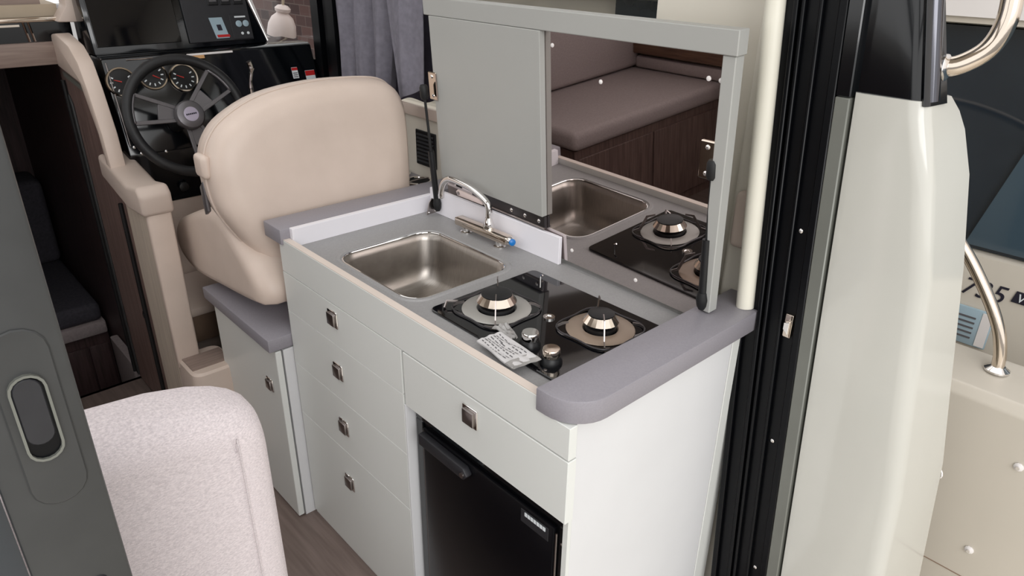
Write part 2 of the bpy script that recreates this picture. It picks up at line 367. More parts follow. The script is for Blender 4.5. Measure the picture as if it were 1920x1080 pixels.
# ------------------------------------------------------------------ worktop
wt = thing('galley_worktop', 'grey galley worktop with raised grey end rails and white front fascia', 'worktop', (.24, .5, .845))
sink_o = rrect(.062, .343, .508, .828, .048)
bm = bmesh.new()
outer = [(.016, .07), (.44, .07), (.44, .946), (.016, .946)]
def ring(pts, z): 
    vs = [bm.verts.new((x, y, z)) for x, y in pts]; return vs, [bm.edges.new((vs[i], vs[(i+1) % len(vs)])) for i in range(len(vs))]
v1, e1 = ring(outer, HS); v2, e2 = ring(sink_o, HS)
bmesh.ops.triangle_fill(bm, use_beauty=True, edges=e1+e2)
g = bmesh.ops.extrude_face_region(bm, geom=list(bm.faces))
for v in g['geom']:
    if isinstance(v, bmesh.types.BMVert): v.co.z -= .011
bb = B(); bb.bm.free(); bb.bm = bm; bb.build('surface', 'worktop', wt, smooth=30)
lip = B().loft([[(x, y, HS-.002) for x, y in rrect(.046, .359, .492, .844, .058)], [(x, y, HS+.003) for x, y in rrect(.051, .354, .497, .839, .055)], [(x, y, HS+.003) for x, y in rrect(.058, .347, .504, .832, .05)], [(x, y, HS-.004) for x, y in rrect(.062, .343, .508, .828, .048)]], cap=False)
lip.build('sink_surround', 'worktop', wt)
fa_ = B().prism([(.0, .786), (.987, .786), (.987, .874), (.0745, .874), (.0745, .8495), (.0, .8495)], 'x', .0, .018).bev(.0012, 1).build('fascia', 'cabinet', wt)
box(.0005, .0175, .078, .985, .8742, .8755).build('edge_band', 'edge_cream', wt)
# near rail with round outer corner
def near_rail():
    y0, y1, x0, x1 = -.020, .073, -.006, .56
    R = .07; pts = [(x1, y1), (x0, y1)]
    for k in range(9):
        a = math.pi+math.pi/2*k/8; pts.append((x0+R+R*math.cos(a), y0+R+R*math.sin(a)))
    pts.append((x1, y0)); return pts
B().prism(near_rail(), 'z', .851, .894).bev(.003, 2).build('end_rail', 'grey_rail', wt)
box(-.006, .56, .962, 1.052, .862, .902).bev(.003, 2).build('end_rail', 'grey_rail', wt)
box(.019, .44, .946, .962, .800, .9025).bev(.001, 1).build('white_lining', 'lining', wt)
box(.431, .441, .448, .946, HS, .925).bev(.001, 1).build('upstand', 'lining', wt)
box(.441, .56, .073, .962, .830, HS).build('back_ledge', 'worktop', wt)

# ------------------------------------------------------------------ sink
sk = thing('sink', 'square stainless steel sink basin with rounded corners set in the worktop', 'sink', (.2, .668, .73))
def rl(d, z, r): return [(x, y, z) for x, y in rrect(.0625+d, .3425-d, .5085+d, .8275-d, r)]
B().loft([rl(-.001, HS-.003, .048), rl(.002, HS-.006, .047), rl(.006, HS-.02, .046), rl(.010, .77, .046), rl(.016, .735, .05), rl(.030, .722, .05), rl(.07, .717, .04), rl(.11, .715, .02)], cap=False).build('basin', 'steel', sk, smooth=60)
box(.165, .24, .612, .724, .712, .7155).build('basin_floor', 'steel', sk)
B().lathe([(.034, 0), (.034, .003), (.026, .002), (.024, -.001), (.01, -.001)], (.2, .668, .7155), (0, 0, 1), 24).build('drain', 'chrome', sk)
rim = [Vector((x, y, HS-.001)) for x, y in rrect(.0625, .3425, .5085, .8275, .048)]
B().tube(rim, .0022, 8, close=True).build('rim', 'chrome', sk)

# ------------------------------------------------------------------ tap
tp = thing('kitchen_tap', 'chrome galley mixer tap with swivelling spout behind the sink', 'tap', (.40, .68, HS))
B().prism(rrect(.386, .416, .585, .785, .008, 3), 'z', .874, .893).bev(.003, 2).build('tap_body', 'chrome_warm', tp)
for y in (.62, .75): B().lathe([(.016, 0), (.016, .004), (.011, .006), (.011, .02)], (.401, y, HS), (0, 0, 1), 16).build('pillar', 'chrome', tp)
B().lathe([(.013, 0), (.015, .008), (.011, .02), (.0085, .03)], (.401, .662, .892), (0, 0, 1), 16).build('collar', 'chrome', tp)
B().tube(spline([(.401, .662, .915), (.401, .662, .945), (.399, .674, .964), (.397, .722, .982), (.394, .786, .989), (.392, .812, .986), (.391, .831, .970), (.390, .839, .945), (.390, .839, .930)], 5), .0082, 12).build('spout', 'chrome', tp)
lv = B().prism([(.680, .950), (.780, .950), (.786, .960), (.778, .967), (.680, .962)], 'x', .396, .402).bev(.002, 2).build('lever', 'pink_white', tp)
B().lathe([(.0045, 0), (.0045, .002)], (.396, .774, .958), (-1, 0, 0), 10).build('lever_pin', 'satin', lv)
B().lathe([(.011, 0), (.012, .004), (.010, .010)], (.401, .585, .884), (0, -1, 0), 14).build('end_cap', 'chrome', tp)
B().lathe([(.0085, 0), (.0085, .005), (.004, .008)], (.399, .575, .884), (-.25, -1, .1), 14).build('cold_mark', 'blue', tp)

# ------------------------------------------------------------------ hob
hb = thing('gas_hob', 'black glass two-burner gas hob at the near end of the worktop', 'hob', (.215, .27, HS))
B().prism(rrect(.066, .362, .085, .458, .014, 4), 'z', HS, HS+.006).bev(.0015, 1).build('glass_plate', 'black_glass', hb)
HZ = HS+.006
def burner(cx, cy, rr, ring_mat, cap_r):
    rg = B().lathe([(rr-.001, 0), (rr, .0015), (rr-.002, .003), (cap_r+.004, .0035), (cap_r+.002, .001)], (cx, cy, HZ), (0, 0, 1), 40, cap=False).build('burner_plate', ring_mat, hb, smooth=50)
    B().lathe([(cap_r, 0), (cap_r, .008), (cap_r-.006, .010), (cap_r-.006, .016)], (cx, cy, HZ+.002), (0, 0, 1), 32).build('burner_base', 'black_plastic', hb)
    sk_ = B(); n = 22
    sk_.lathe([(cap_r-.003, .014), (cap_r+.004, .019), (cap_r-.006, .033), (cap_r-.008, .033)], (cx, cy, HZ), (0, 0, 1), n)
    sk_.build('flame_crown', 'chrome_warm', hb, smooth=0)
    B().lathe([(cap_r-.0055, .033), (cap_r-.0055, .0355), (cap_r-.009, .037), (.004, .0378)], (cx, cy, HZ), (0, 0, 1), 32).build('burner_cap', 'black_plastic', hb)
    # pan support: rounded frame on four lobes, thin radial fingers
    pts = []
    for k in range(48):
        a = 2*math.pi*k/48+ROT; r = rr*(1.03+.24*abs(math.cos(2*a-2*ROT))**2.2)
        pts.append((cx+r*math.cos(a), cy+r*math.sin(a), HZ+.0035))
    gr = B().tube(pts, .0018, 6, close=True).build('pan_support', 'support_grey', hb)
    for k in range(4):
        a = ROT+math.pi/2*k; c, s_ = math.cos(a), math.sin(a); t = .0011
        def fp(r, h, o): return (cx+c*r-s_*o, cy+s_*r+c*o, HZ+h)
        prof = [(rr*1.24, .003), (rr*1.24, .007), (rr*1.05, .012), (rr*.80, .046), (rr*.50, .050), (rr*.50, .046), (rr*.75, .041), (rr*.98, .007)]
        if k % 2: prof = [(rr*1.24, .003), (rr*1.24, .008), (rr*1.10, .014), (rr*.92, .016), (rr*.92, .012), (rr*1.08, .009)]
        B().loft([[fp(r, h, -t) for r, h in prof], [fp(r, h, t) for r, h in prof]]).build('support_finger', 'satin', gr, smooth=0)
ROT = math.radians(46.7)
burner(.168, .366, .071, 'ring_grey', .037)
burner(.262, .170, .067, 'ring_tan', .031)
B().lathe([(.012, 0), (.012, .003), (.007, .003), (.006, .001)], (.220, .268, HZ), (0, 0, 1), 18).build('centre_screw', 'chrome', hb)
B().tube([(.325, .400, HZ), (.325, .400, HZ+.014), (.325, .393, HZ+.018)], .0018, 6).build('clip', 'chrome', hb)
B().tube([(.088, .435, HZ+.002), (.098, .44, HZ+.012), (.115, .425, HZ+.012)], .003, 6).build('corner_clip', 'satin', hb)
for (x, y), mt in zip(((.117, .214), (.104, .147)), ('chrome', 'chrome_warm')):
    k0 = B().lathe([(.021, 0), (.020, .006), (.017, .010), (.016, .013)], (x, y, HZ), (0, 0, 1), 24).build('control_knob', 'black_plastic', hb)
    B().lathe([(.0155, .013), (.0165, .018), (.0165, .026), (.0150, .0285), (.004, .0288)], (x, y, HZ), (0, 0, 1), 24).build('knob_cap', mt, k0)
for x, y in ((.088, .168), (.078, .135)): B().lathe([(.0035, 0), (.003, .0006)], (x, y, HZ), (0, 0, 1), 8).build('printed_mark', 'satin', hb)
# folded instruction leaflet in its bag
lp = thing('instruction_packet', 'folded printed leaflet in a clear bag lying on the hob front', 'leaflet', (.07, .22, HS))
def sheet(pts, n, z, wob, th, mat, name, parent):
    A, Bp, C, D = [Vector((x, y, 0)) for x, y in pts]; bm = bmesh.new(); rows = []
    for l, dz in ((0, 0), (1, th)):
        rows.append([[None]*(n+1) for _ in range(n+1)])
        for i in range(n+1):
            for j in range(n+1):
                u, v = i/n, j/n; q = (A*(1-u)+Bp*u)*(1-v)+(D*(1-u)+C*u)*v
                q.z = z+dz+wob*(math.sin(u*7+v*3)*.5+.5)*(.4+.6*v)+wob*.6*math.sin(v*9-u*4)**2
                rows[l][i][j] = bm.verts.new(q)
    for i in range(n):
        for j in range(n):
            for l in (0, 1): bm.faces.new([rows[l][a][c] for a, c in ((i, j), (i+1, j), (i+1, j+1), (i, j+1))])
    for i in range(n):
        for (a, c), (e, f_) in (((i, 0), (i+1, 0)), ((i, n), (i+1, n)), ((0, i), (0, i+1)), ((n, i), (n, i+1))):
            bm.faces.new((rows[0][a][c], rows[0][e][f_], rows[1][e][f_], rows[1][a][c]))
    bb = B(); bb.bm.free(); bb.bm = bm; return bb.build(name, mat, parent)
LZ = HZ+.0012
sheet([(.098, .300), (.093, .240), (.106, .236), (.130, .288)], 8, LZ+.003, .008, .0008, 'bag', 'clear_bag', lp)
LQ = [(.043, .279), (.028, .166), (.084, .158), (.098, .272)]
lfm = sheet(LQ, 10, LZ+.004, .004, .003, 'paper', 'leaflet', lp)
def lq(u, v):
    A, Bp, C, D = [Vector((x, y, 0)) for x, y in LQ]; q = (A*(1-u)+Bp*u)*(1-v)+(D*(1-u)+C*u)*v; wob = .004
    q.z = LZ+.0073+wob*(math.sin(u*7+v*3)*.5+.5)*(.4+.6*v)+wob*.6*math.sin(v*9-u*4)**2; return q
tl = B()
for row in range(7):
    u = .06
    while u < .74:
        w = random.uniform(.03, .10); v = .12+row*.115
        if not (.24 < u < .45 and .50 < v < .80): tl.face([lq(u, v), lq(u+w, v), lq(u+w, v+.035), lq(u, v+.035)])
        u += w+.03
tl.build('printed_text', 'ink', lfm, smooth=0)
B().face([lq(.27, .55), lq(.41, .55), lq(.41, .78), lq(.27, .78)]).build('printed_picture', 'ink', lfm, smooth=0)
sheet([(.0279, .185), (.026, .160), (.084, .151), (.088, .178)], 5, LZ+.0072, .003, .0012, 'bag', 'folded_edge', lp)

# ------------------------------------------------------------------ lid: backboard, mirror, grey board, rail, post
TA = math.radians(3.6); TB = math.radians(-2.1)
def TL(v):
    x, y, z = v; dx, dz = x-.44, z-.86
    x2 = .44+dx*math.cos(TA)-dz*math.sin(TA); z2 = .86+dx*math.sin(TA)+dz*math.cos(TA)
    dx, dy = x2-.44, y-.45
    return (.44+dx*math.cos(TB)-dy*math.sin(TB), .45+dx*math.sin(TB)+dy*math.cos(TB), z2)
ld = thing('galley_cover', 'raised grey worktop lid with mirror panel, standing open behind sink and hob', 'lid', (.45, .48, .862))
box(.452, .460, .061, .90, .866, 1.3735).bev(.001, 1).xf(TL).build('backboard', 'lid_grey', ld)
box(.4465, .4515, .061, .900, .868, 1.3735).xf(TL).build('mirror', 'mirror', ld)
box(.430, .446, .500, .902, .962, 1.3735).bev(.0012, 1).xf(TL).build('grey_board', 'lid_grey', ld)
box(.432, .4600, .030, .925, 1.374, 1.415).bev(.0015, 1).xf(TL).build('top_rail', 'lid_grey', ld)
box(.436, .4600, .034, .060, .897, 1.3735).bev(.0015, 1).xf(TL).build('side_post', 'lid_grey', ld)
box(.438, .446, .50, .78, .930, .9605).bev(.001, 1).xf(TL).build('hinge_leaf', 'hinge_steel', ld)
B().tube([TL((.437, .50, .931)), TL((.437, .78, .931))], .003, 8).build('hinge_pin', 'satin', ld)
for y in (.52, .57, .62): screw(TL((.438, y, .945)), (-1, 0, 0), .005, ld)
for y, z in ((.478, 1.345), (.34, 1.29), (.418, .90), (.227, .894), (.09, 1.33), (.065, 1.33)): screw(TL((.4465, y, z)), (-1, 0, 0), .0045, ld, 'white_plastic')
# ------------------------------------------------------------------ gas struts
def strut(label, a, b_, plate):
    a = Vector(a); b_ = Vector(b_); t = thing('gas_strut', label, 'gas strut', a, 'gas struts holding the lid')
    mid = a.lerp(b_, .52)
    B().tube([a+(b_-a)*.05, mid], .0082, 12).build('cylinder', 'black_plastic', t)
    B().tube([mid, b_], .0035, 8).build('rod', 'rubber', t)
    B().lathe([(.008, -.018), (.011, -.012), (.011, .012), (.008, .018)], b_, (b_-a), 12).build('end_fitting', 'rubber', t)
    B().lathe([(.006, -.002), (.010, .006), (.012, .02), (.009, .034)], a, (b_-a), 12).build('end_fitting', 'rubber', t)
    y, z, x = plate
    pl = B().prism([(y-.017, z-.035), (y+.017, z-.035), (y+.017, z+.035), (y-.017, z+.035)], 'x', x, x+.004).bev(.002, 1).xf(TL).build('bracket_plate', 'chrome_warm', t)
    for dz in (-.024, .024): screw(TL((x, y, z+dz)), (-1, 0, 0), .0045, pl)
    return t
s1 = strut('black gas strut at the far end of the lid behind the tap', (.424, .902, .872), (.400, .912, 1.19), (.902, 1.205, .4255))
B().prism([(.395, .860), (.432, .862), (.428, .895), (.415, .905), (.404, .895)], 'y', .914, .917).bev(.001, 1).build('foot_bracket', 'satin', s1)
screw((.403, .914, .866), (0, -1, 0), .003, s1); screw((.424, .914, .867), (0, -1, 0), .003, s1)
s2 = strut('black gas strut at the near end of the lid beside the hob', (.418, .052, .902), (.407, .062, 1.176), (.076, 1.19, .4425))
# ------------------------------------------------------------------ cream tube standing on the near rail
tb = B().tube([rk((.503, .008, .8945)), rk((.503, .012, 1.4)), rk((.503, .016, 2.018))], .0175, 18)
tag(tb.build('support_tube', 'cream_tube'), 'cream round tube standing on the grey rail beside the black jamb', 'tube')

# ------------------------------------------------------------------ helm seat box
hx = thing('seat_base_cabinet', 'low white cabinet with grey top carrying the helm seat', 'cabinet', (.24, 1.22, 0))
box(-.030, .56, 1.055, 1.40, 0, .565).build('body', 'cabinet', hx)
dd = box(-.048, -.031, .9935, 1.40, .006, .562).bev(.0015, 1).build('door', 'cabinet', hx); latch(dd, 1.055, .437, x=-.048, s=.019)
box(-.0265, .02, .9925, 1.0095, 0, .562).bev(.001, 1).build('side_panel', 'cabinet_edge', hx)
box(-.024, .56, 1.012, 1.054, 0, .562).build('filler', 'cabinet_edge', hx)
box(-.064, .56, .9925, 1.425, .566, .602).bev(.002, 2).build('top', 'grey_rail', hx)

# ------------------------------------------------------------------ helm seat
hs = thing('helm_chair', 'beige leather helm seat seen from behind, facing the wheel', 'seat', (.2, 1.3, .603))
back = [(-.078, .92), (-.086, .985), (-.082, 1.045), (-.060, 1.094), (-.012, 1.137), (.09, 1.179), (.24, 1.197), (.39, 1.192), (.455, 1.172), (.487, 1.125), (.493, 1.06), (.488, .95), (.478, .84), (.46, .70), (.40, .64), (.20, .625), (.06, .63), (.045, .68), (.0, .775), (-.045, .85)]
def smooth_loop(p, n=4):
    N = len(p); out = []
    for i in range(N):
        p0, p1, p2, p3 = [Vector((*p[(i+k-1) % N], 0)) for k in range(4)]
        for k in range(n):
            t = k/n; q = .5*((2*p1)+(p2-p0)*t+(2*p0-5*p1+4*p2-p3)*t*t+(3*p1-p0-3*p2+p3)*t**3); out.append((q.x, q.y))
    return out
bl_ = smooth_loop(back); cx0, cz0 = .21, .93
def bloop(sc, y, tilt=.10):
    return [((x-cx0)*sc+cx0, y-(z-1.0)*-tilt+.0, (z-cz0)*sc+cz0) for x, z in bl_]
B().loft([bloop(.55, 1.092), bloop(.80, 1.096), bloop(.93, 1.106), bloop(.985, 1.124), bloop(1., 1.150), bloop(1., 1.19), bloop(.985, 1.222), bloop(.93, 1.245), bloop(.8, 1.255), bloop(.5, 1.258)]).build('backrest', 'leather', hs, smooth=80)
pp = [Vector(p) for p in bloop(1.003, 1.165)]
B().tube(pp, .004, 6, close=True).build('piping', 'leather_trim', hs)
side = [(1.06, .672), (1.30, .640), (1.50, .618), (1.62, .640), (1.655, .69), (1.62, .75), (1.52, .80), (1.40, .845), (1.30, .875), (1.20, .86), (1.10, .80), (1.03, .74), (1.02, .69)]
sl = smooth_loop(side); cy1, cz1 = 1.33, .74
def sloop(x, sc): return [(x, (y-cy1)*sc+cy1, (z-cz1)*sc+cz1) for y, z in sl]
B().loft([sloop(-.052, .75), sloop(-.050, .88), sloop(-.038, .96), sloop(-.01, 1.0), sloop(.06, 1.0), sloop(.09, .96), sloop(.105, .86)]).build('side_bolster', 'leather', hs, smooth=80)
B().loft([sloop(.345, .86), sloop(.36, .96), sloop(.39, 1.0), sloop(.45, 1.0), sloop(.475, .96), sloop(.485, .86)]).build('side_bolster', 'leather', hs, smooth=80)
B().prism(rrect(.07, .40, 1.10, 1.62, .04, 4), 'z', .650, .78).bev(.025, 3).build('seat_cushion', 'leather', hs, smooth=60)
pt = [Vector((-.047, y, z)) for y, z in [(1.53, .665), (1.50, .70), (1.44, .715), (1.36, .71), (1.24, .692)]]
B().tube(spline(pt, 4), .0028, 6).build('seam_piping', 'leather_trim', hs)
B().prism([(1.19, .905), (1.215, .89), (1.22, .965), (1.195, .985)], 'x', -.088, -.078).bev(.003, 2).build('hinge_bracket', 'spoke', hs)
B().lathe([(.12, 0), (.12, .015), (.07, .02), (.06, .05)], (.22, 1.25, .6025), (0, 0, 1), 24).build('pedestal', 'black_plastic', hs)
box(-.10, -.075, 1.14, 1.20, 1.0, 1.06).bev(.012, 3).build('armrest_boss', 'leather', hs)

# ------------------------------------------------------------------ companionway partition and header (setting)
pt_ = struct(B().prism([(1.70, .02), (2.14, .02), (2.14, 1.168), (1.83, 1.150), (1.775, 1.01), (1.75, .87), (1.70, .855)], 'x', -.152, -.125).build('wall_partition', 'walnut'), 'dark walnut partition beside the companionway')
box(-.153, -.10, 1.515, 1.70, .02, .84).bev(.002, 1).build('panel', 'walnut_lit', pt_)
for y in (2.10, 1.74):
    B().tube([(-.158, y, .03), (-.158, y, .80 if y < 1.9 else 1.12)], .007, 8).build('rubber_edge', 'rubber', pt_)
B().prism([(2.06, .03), (2.085, .03), (2.085, 1.08), (2.06, 1.05)], 'x', -.158, -.152).bev(.002, 1).build('door_edge', 'door_grey', pt_)
B().lathe([(.016, 0), (.015, .004), (.010, .005)], (-.152, 1.775, .40), (-1, 0, 0), 16).build('finger_pull', 'chrome', pt_)
B().lathe([(.010, 0), (.009, .002)], (-.157, 1.775, .40), (-1, 0, 0), 16).build('pull_hole', 'black_plastic', pt_)
box(-.156, -.088, 1.488, 1.515, .32, .83).bev(.008, 3).build('front_post', 'leather', pt_)
pb = B().loft([[(x, y, z) for x, y in rrect(-.157+d, -.015-d, 1.36+d, 1.52, .03, 4)] for z, d in ((0.0, -.005), (.30, .0), (.345, .004), (.352, .010))])
pb.build('post_foot', 'leather', pt_)
box(-.145, -.030, 1.40, 1.487, .352, .356).build('foot_tray', 'walnut_light', pt_)
# beige padded coaming: cap and rising side pad
B().prism([(1.480, .825), (1.480, .885), (1.505, .908), (1.60, .892), (1.845, .935), (1.85, .862), (1.62, .815)], 'x', -.168, -.080).bev(.012, 3).build('padded_cap', 'leather_trim', pt_)
B().prism([(1.722, .862), (1.745, 1.01), (1.795, 1.134), (1.835, 1.205), (1.90, 1.245), (2.03, 1.268), (2.085, 1.262), (2.10, 1.225), (2.095, 1.165), (1.86, 1.142), (1.785, 1.005), (1.765, .862)], 'x', -.164, -.120).bev(.006, 2).build('side_pad', 'leather', pt_)
B().prism([(2.08, 1.150), (1.86, 1.128), (1.80, 1.0), (1.812, .997), (1.868, 1.115), (2.08, 1.135)], 'x', -.157, -.152).build('panel_frame', 'jamb_grey', pt_)
hd = struct(box(-.67, -.15, 2.08, 2.12, 1.172, 1.240).bev(.003, 2).build('trim_5', 'walnut_light'), 'wood header over the companionway')
struct(box(-.67, -.10, 2.095, 2.13, 1.24, 1.30).build('trim_6', 'black_gloss'), 'black strip above the companionway header')
ws = struct(box(-.67, -.13, 2.06, 2.10, 1.300, 1.312).bev(.004, 2).build('trim_7', 'chrome_warm'), 'bright metal strip below the windscreen')
struct(box(-.67, -.24, 2.085, 2.094, 1.287, 1.293).build('trim_8', 'chrome_warm'))
for x in (-.222, -.208): struct(B().tube([(x, 2.092, 1.242), (x-.006, 2.092, 1.298)], .0035, 6).build('trim_9', 'chrome'))
struct(B().prism([(-.150, 1.300), (-.078, 1.297), (-.076, 1.52), (-.115, 1.52), (-.118, 1.345)], 'y', 2.02, 2.10).bev(.006, 2).build('trim_10', 'leather_trim'), 'beige windscreen pillar base')
struct(B().prism([(2.13, 1.31), (2.75, 1.34), (2.75, 1.36), (2.13, 1.345)], 'x', -1.8, -.12).build('deck_forward', 'hall_beige'))
struct(box(-1.8, -.16, 2.14, 2.16, 1.345, 1.42).build('trim_11', 'walnut_light'))
# forward cabin below
struct(box(-.70, .5, 2.10, 3.6, -.50, -.46).build('floor_forward', 'walnut_dark'))
fw = B(); fw.box(-.70, -.67, 2.08, 3.6, -.46, 1.30); fw.box(-.10, -.07, 2.14, 3.6, -.46, 1.17); fw.box(-.70, -.07, 3.55, 3.6, -.46, 1.3); fw.box(-.70, -.08, 2.14, 3.6, 1.30, 1.33)
struct(fw.build('wall_forward', 'walnut_dark'))
struct(box(-1.9, -.69, 2.40, 2.45, -.06, 1.3).build('wall_front', 'walnut'))
struct(box(-.67, -.13, 2.085, 2.10, -.46, .0).build('baseboard_forward', 'walnut_dark'))
bt = thing('forward_berth', 'dark cushioned berth with wooden base inside the companionway', 'berth', (-.5, 3.0, -.46))
box(-.66, -.11, 2.70, 3.54, -.455, -.06).build('base', 'walnut_dark', bt)
for x0, x1 in ((-.30, -.205), (-.20, -.12), (-.42, -.31)): box(x0, x1, 2.688, 2.70, -.44, -.11).bev(.004, 2).build('door', 'walnut_dark', bt)
box(-.66, -.11, 2.68, 3.54, -.06, .0).bev(.01, 2).build('ledge', 'sofa_grey', bt)
box(-.655, -.115, 2.69, 3.54, .0, .085).bev(.025, 3).build('cushion', 'sofa_dark', bt)
box(-.655, -.115, 3.30, 3.54, .085, .50).bev(.03, 3).build('backrest', 'sofa_dark', bt)
ptub = B().prism(rrect(-.135, -.105, 2.25, 2.55, .01, 3), 'z', -.46, -.02); struct(ptub.build('trim_12', 'sofa_grey'))

# ------------------------------------------------------------------ helm console
hc = thing('helm_console', 'black helm console with instruments, switch panel and warning labels', 'console', (.25, 1.92, 0))
X0, X1 = -.098, .585
B().prism([(1.80, .755), (1.80, .80), (1.76, .93), (1.845, 1.205), (1.86, 1.210), (2.06, 1.210), (2.06, .755)], 'x', X0, X1).bev(.006, 2).build('body', 'black_gloss', hc)
uq = [[(X0, y0, z0), (X0, y1, z0), (xr, y1, z0), (xr, y0, z0)] for z0, y0, y1, xr in ((1.2105, 1.904, 2.06, .455), (1.42, 1.955, 2.06, .395))]
B().loft(uq).bev(.005, 2).build('binnacle', 'black_gloss', hc)
B().tube([(.466, 1.93, 1.215), (.404, 1.972, 1.43)], .004, 8).build('screen_edge', 'chrome', hc)
B().tube([(.478, 1.96, 1.212), (.422, 1.99, 1.43)], .006, 8).build('screen_edge', 'white_plastic', hc)
B().prism([(1.805, 0.), (1.805, .7545), (2.06, .7545), (2.06, 0.)], 'x', X0, X1).build('footwell_panel', 'leather', hc)
B().prism([(1.80, .45), (1.80, .50), (1.64, .435), (1.645, .40)], 'x', X0, X1).bev(.01, 2).build('foot_rest', 'leather', hc)
B().prism([(1.80, .28), (1.80, .449), (1.66, .405), (1.70, .28)], 'x', X0, X1).build('foot_rest_base', 'footwell', hc)
def dash(u, z, off=0.):       # point on the instrument face
    t = (z-.93)/(1.205-.93); n = Vector((0, -.275, .085)).normalized()
    return Vector((u, 1.76+.085*t, z))+n*off
def dash2(u, z, off=0.):      # point on the upper face
    t = (z-1.215)/(1.42-1.215); n = Vector((0, -.205, .05)).normalized()
    return Vector((u, 1.905+.05*t, z))+n*off
def patch(fn, x0, x1, z0, z1, off, th, name, mat, parent, skew=0.):
    c = [(x0, z0), (x1, z0), (x1+skew, z1), (x0+skew, z1)]
    return B().loft([[fn(x, z, off) for x, z in c], [fn(x, z, off+th) for x, z in c]]).bev(min(.0015, th*.4), 1).build(name, mat, parent)
nrm = Vector((0, -.275, .085)).normalized()
B().tube([dash(-.088, 1.195, .004), dash(-.088, .96, .004)], .0022, 6).build('edge_strip', 'satin', hc)
patch(dash, -.03, .05, 1.198, 1.2015, .001, .003, 'edge_strip', 'satin', hc)
for gx, gz, a0 in ((-.060, 1.140, 200), (.032, 1.150, 30), (.122, 1.135, 205)):
    c = dash(gx, gz); R0 = .0415
    gd = B().lathe([(R0, 0), (R0, .004), (R0-.004, .004)], c, nrm, 32).build('gauge', 'dial', hc)
    B().lathe([(R0-.004, .004), (R0-.003, .009), (R0+.001, .009), (R0+.003, .004), (R0+.003, 0)], c, nrm, 32, cap=False).build('bezel', 'chrome_warm', gd)
    e1_ = Vector((1, 0, 0)); e2_ = nrm.cross(e1_)*-1
    mk = B()
    for k in range(9):
        a = math.radians(-30+k*30); d_ = e1_*math.cos(a)+e2_*math.sin(a); q = c+nrm*.0046+d_*.028; t_ = nrm.cross(d_)
        mk.loft([[q+d_*.004+t_*.0018, q+d_*.004-t_*.0018, q-d_*.004-t_*.0018, q-d_*.004+t_*.0018], [q+d_*.004+t_*.0018+nrm*.0005, q+d_*.004-t_*.0018+nrm*.0005, q-d_*.004-t_*.0018+nrm*.0005, q-d_*.004+t_*.0018+nrm*.0005]])
    mk.build('tick_marks', 'white_mark', gd, smooth=0)
    a = math.radians(a0); d_ = e1_*math.cos(a)+e2_*math.sin(a)
    B().tube([c+nrm*.006, c+nrm*.006+d_*.022], [.0022, .001], 6).build('needle', 'needle', gd)
patch(dash2, -.085, .165, 1.232, 1.412, .0005, .006, 'display_screen', 'black_glass', hc)
patch(dash, .15, .30, 1.196, 1.2025, .001, .003, 'label_strip', 'white_plastic', hc)
patch(dash, .165, .205, 1.186, 1.196, .001, .003, 'label_strip', 'amber', hc)
sp = patch(dash2, .19, .405, 1.225, 1.415, .0005, .008, 'switch_panel', 'dark_plastic', hc)
for k in range(3):
    patch(dash2, .275+k*.042, .309+k*.042, 1.335, 1.385, .0085, .004, 'switch', 'black_plastic', sp)
    patch(dash2, .280+k*.042, .304+k*.042, 1.345, 1.352, .0125, .0006, 'switch_mark', 'ink', sp)
    patch(dash2, .286+k*.042, .298+k*.042, 1.362, 1.374, .0125, .0006, 'switch_mark', 'ink', sp)
st1 = patch(dash2, .278, .322, 1.234, 1.298, .0086, .0012, 'warning_label', 'blue_white', hc, -.012)
patch(dash2, .283, .325, 1.237, 1.245, .0098, .0005, 'label_band', 'red', st1, -.002)
patch(dash2, .289, .304, 1.258, 1.276, .0098, .0005, 'label_symbol', 'dark_ink', st1, -.003)
kp = patch(dash2, .335, .400, 1.228, 1.305, .0086, .0025, 'control_pad', 'dark_plastic', hc)
for dx in (.362, .386):
    B().lathe([(.0105, 0), (.0105, .002), (.008, .003)], dash2(dx, 1.275, .011), (0, -.205, .05), 16).build('pad_button', 'blue_white', kp)
for dx in (.368, .388): B().lathe([(.005, 0), (.004, .0015)], dash2(dx, 1.245, .011), (0, -.205, .05), 10).build('pad_button', 'white_mark', kp)
patch(dash2, .352, .39, 1.294, 1.299, .011, .0005, 'pad_mark', 'white_mark', kp)
box(.30, .585, 1.70, 1.82, .88, 1.06).bev(.015, 2).build('control_housing', 'black_plastic', hc)
for x, z, w, h in ((.500, 1.115, .022, .036), (.555, 1.088, .036, .062)):
    q = patch(dash, x-w/2, x+w/2, z-h/2, z+h/2, .001, .0012, 'warning_label', 'white_mark', hc)
    patch(dash, x-w/2, x+w/2, z+h/2-h*.28, z+h/2-.001, .0022, .0005, 'label_band', 'red', q)
    for k in range(3): patch(dash, x-w*.38, x+w*.38, z-h*.40+k*h*.17, z-h*.32+k*h*.17, .0022, .0004, 'label_text', 'ink', q)
for x, z in ((-.078, .955), (-.062, .935), (.01, .93)): screw(dash(x, z, .0), nrm, .0045, hc)
patch(dash, .02, .06, .86, .866, -.004, .003, 'badge', 'badge', hc) if False else None
B().lathe([(.016, 0), (.015, .01), (.009, .012)], (.05, 1.79, .80), (0, -1, .1), 14).build('ignition_switch', 'black_plastic', hc)
B().lathe([(.020, 0), (.022, .004), (.018, .012)], (-.085, 1.775, .86), (-.2, -1, .1), 14).build('white_socket', 'white_plastic', hc)
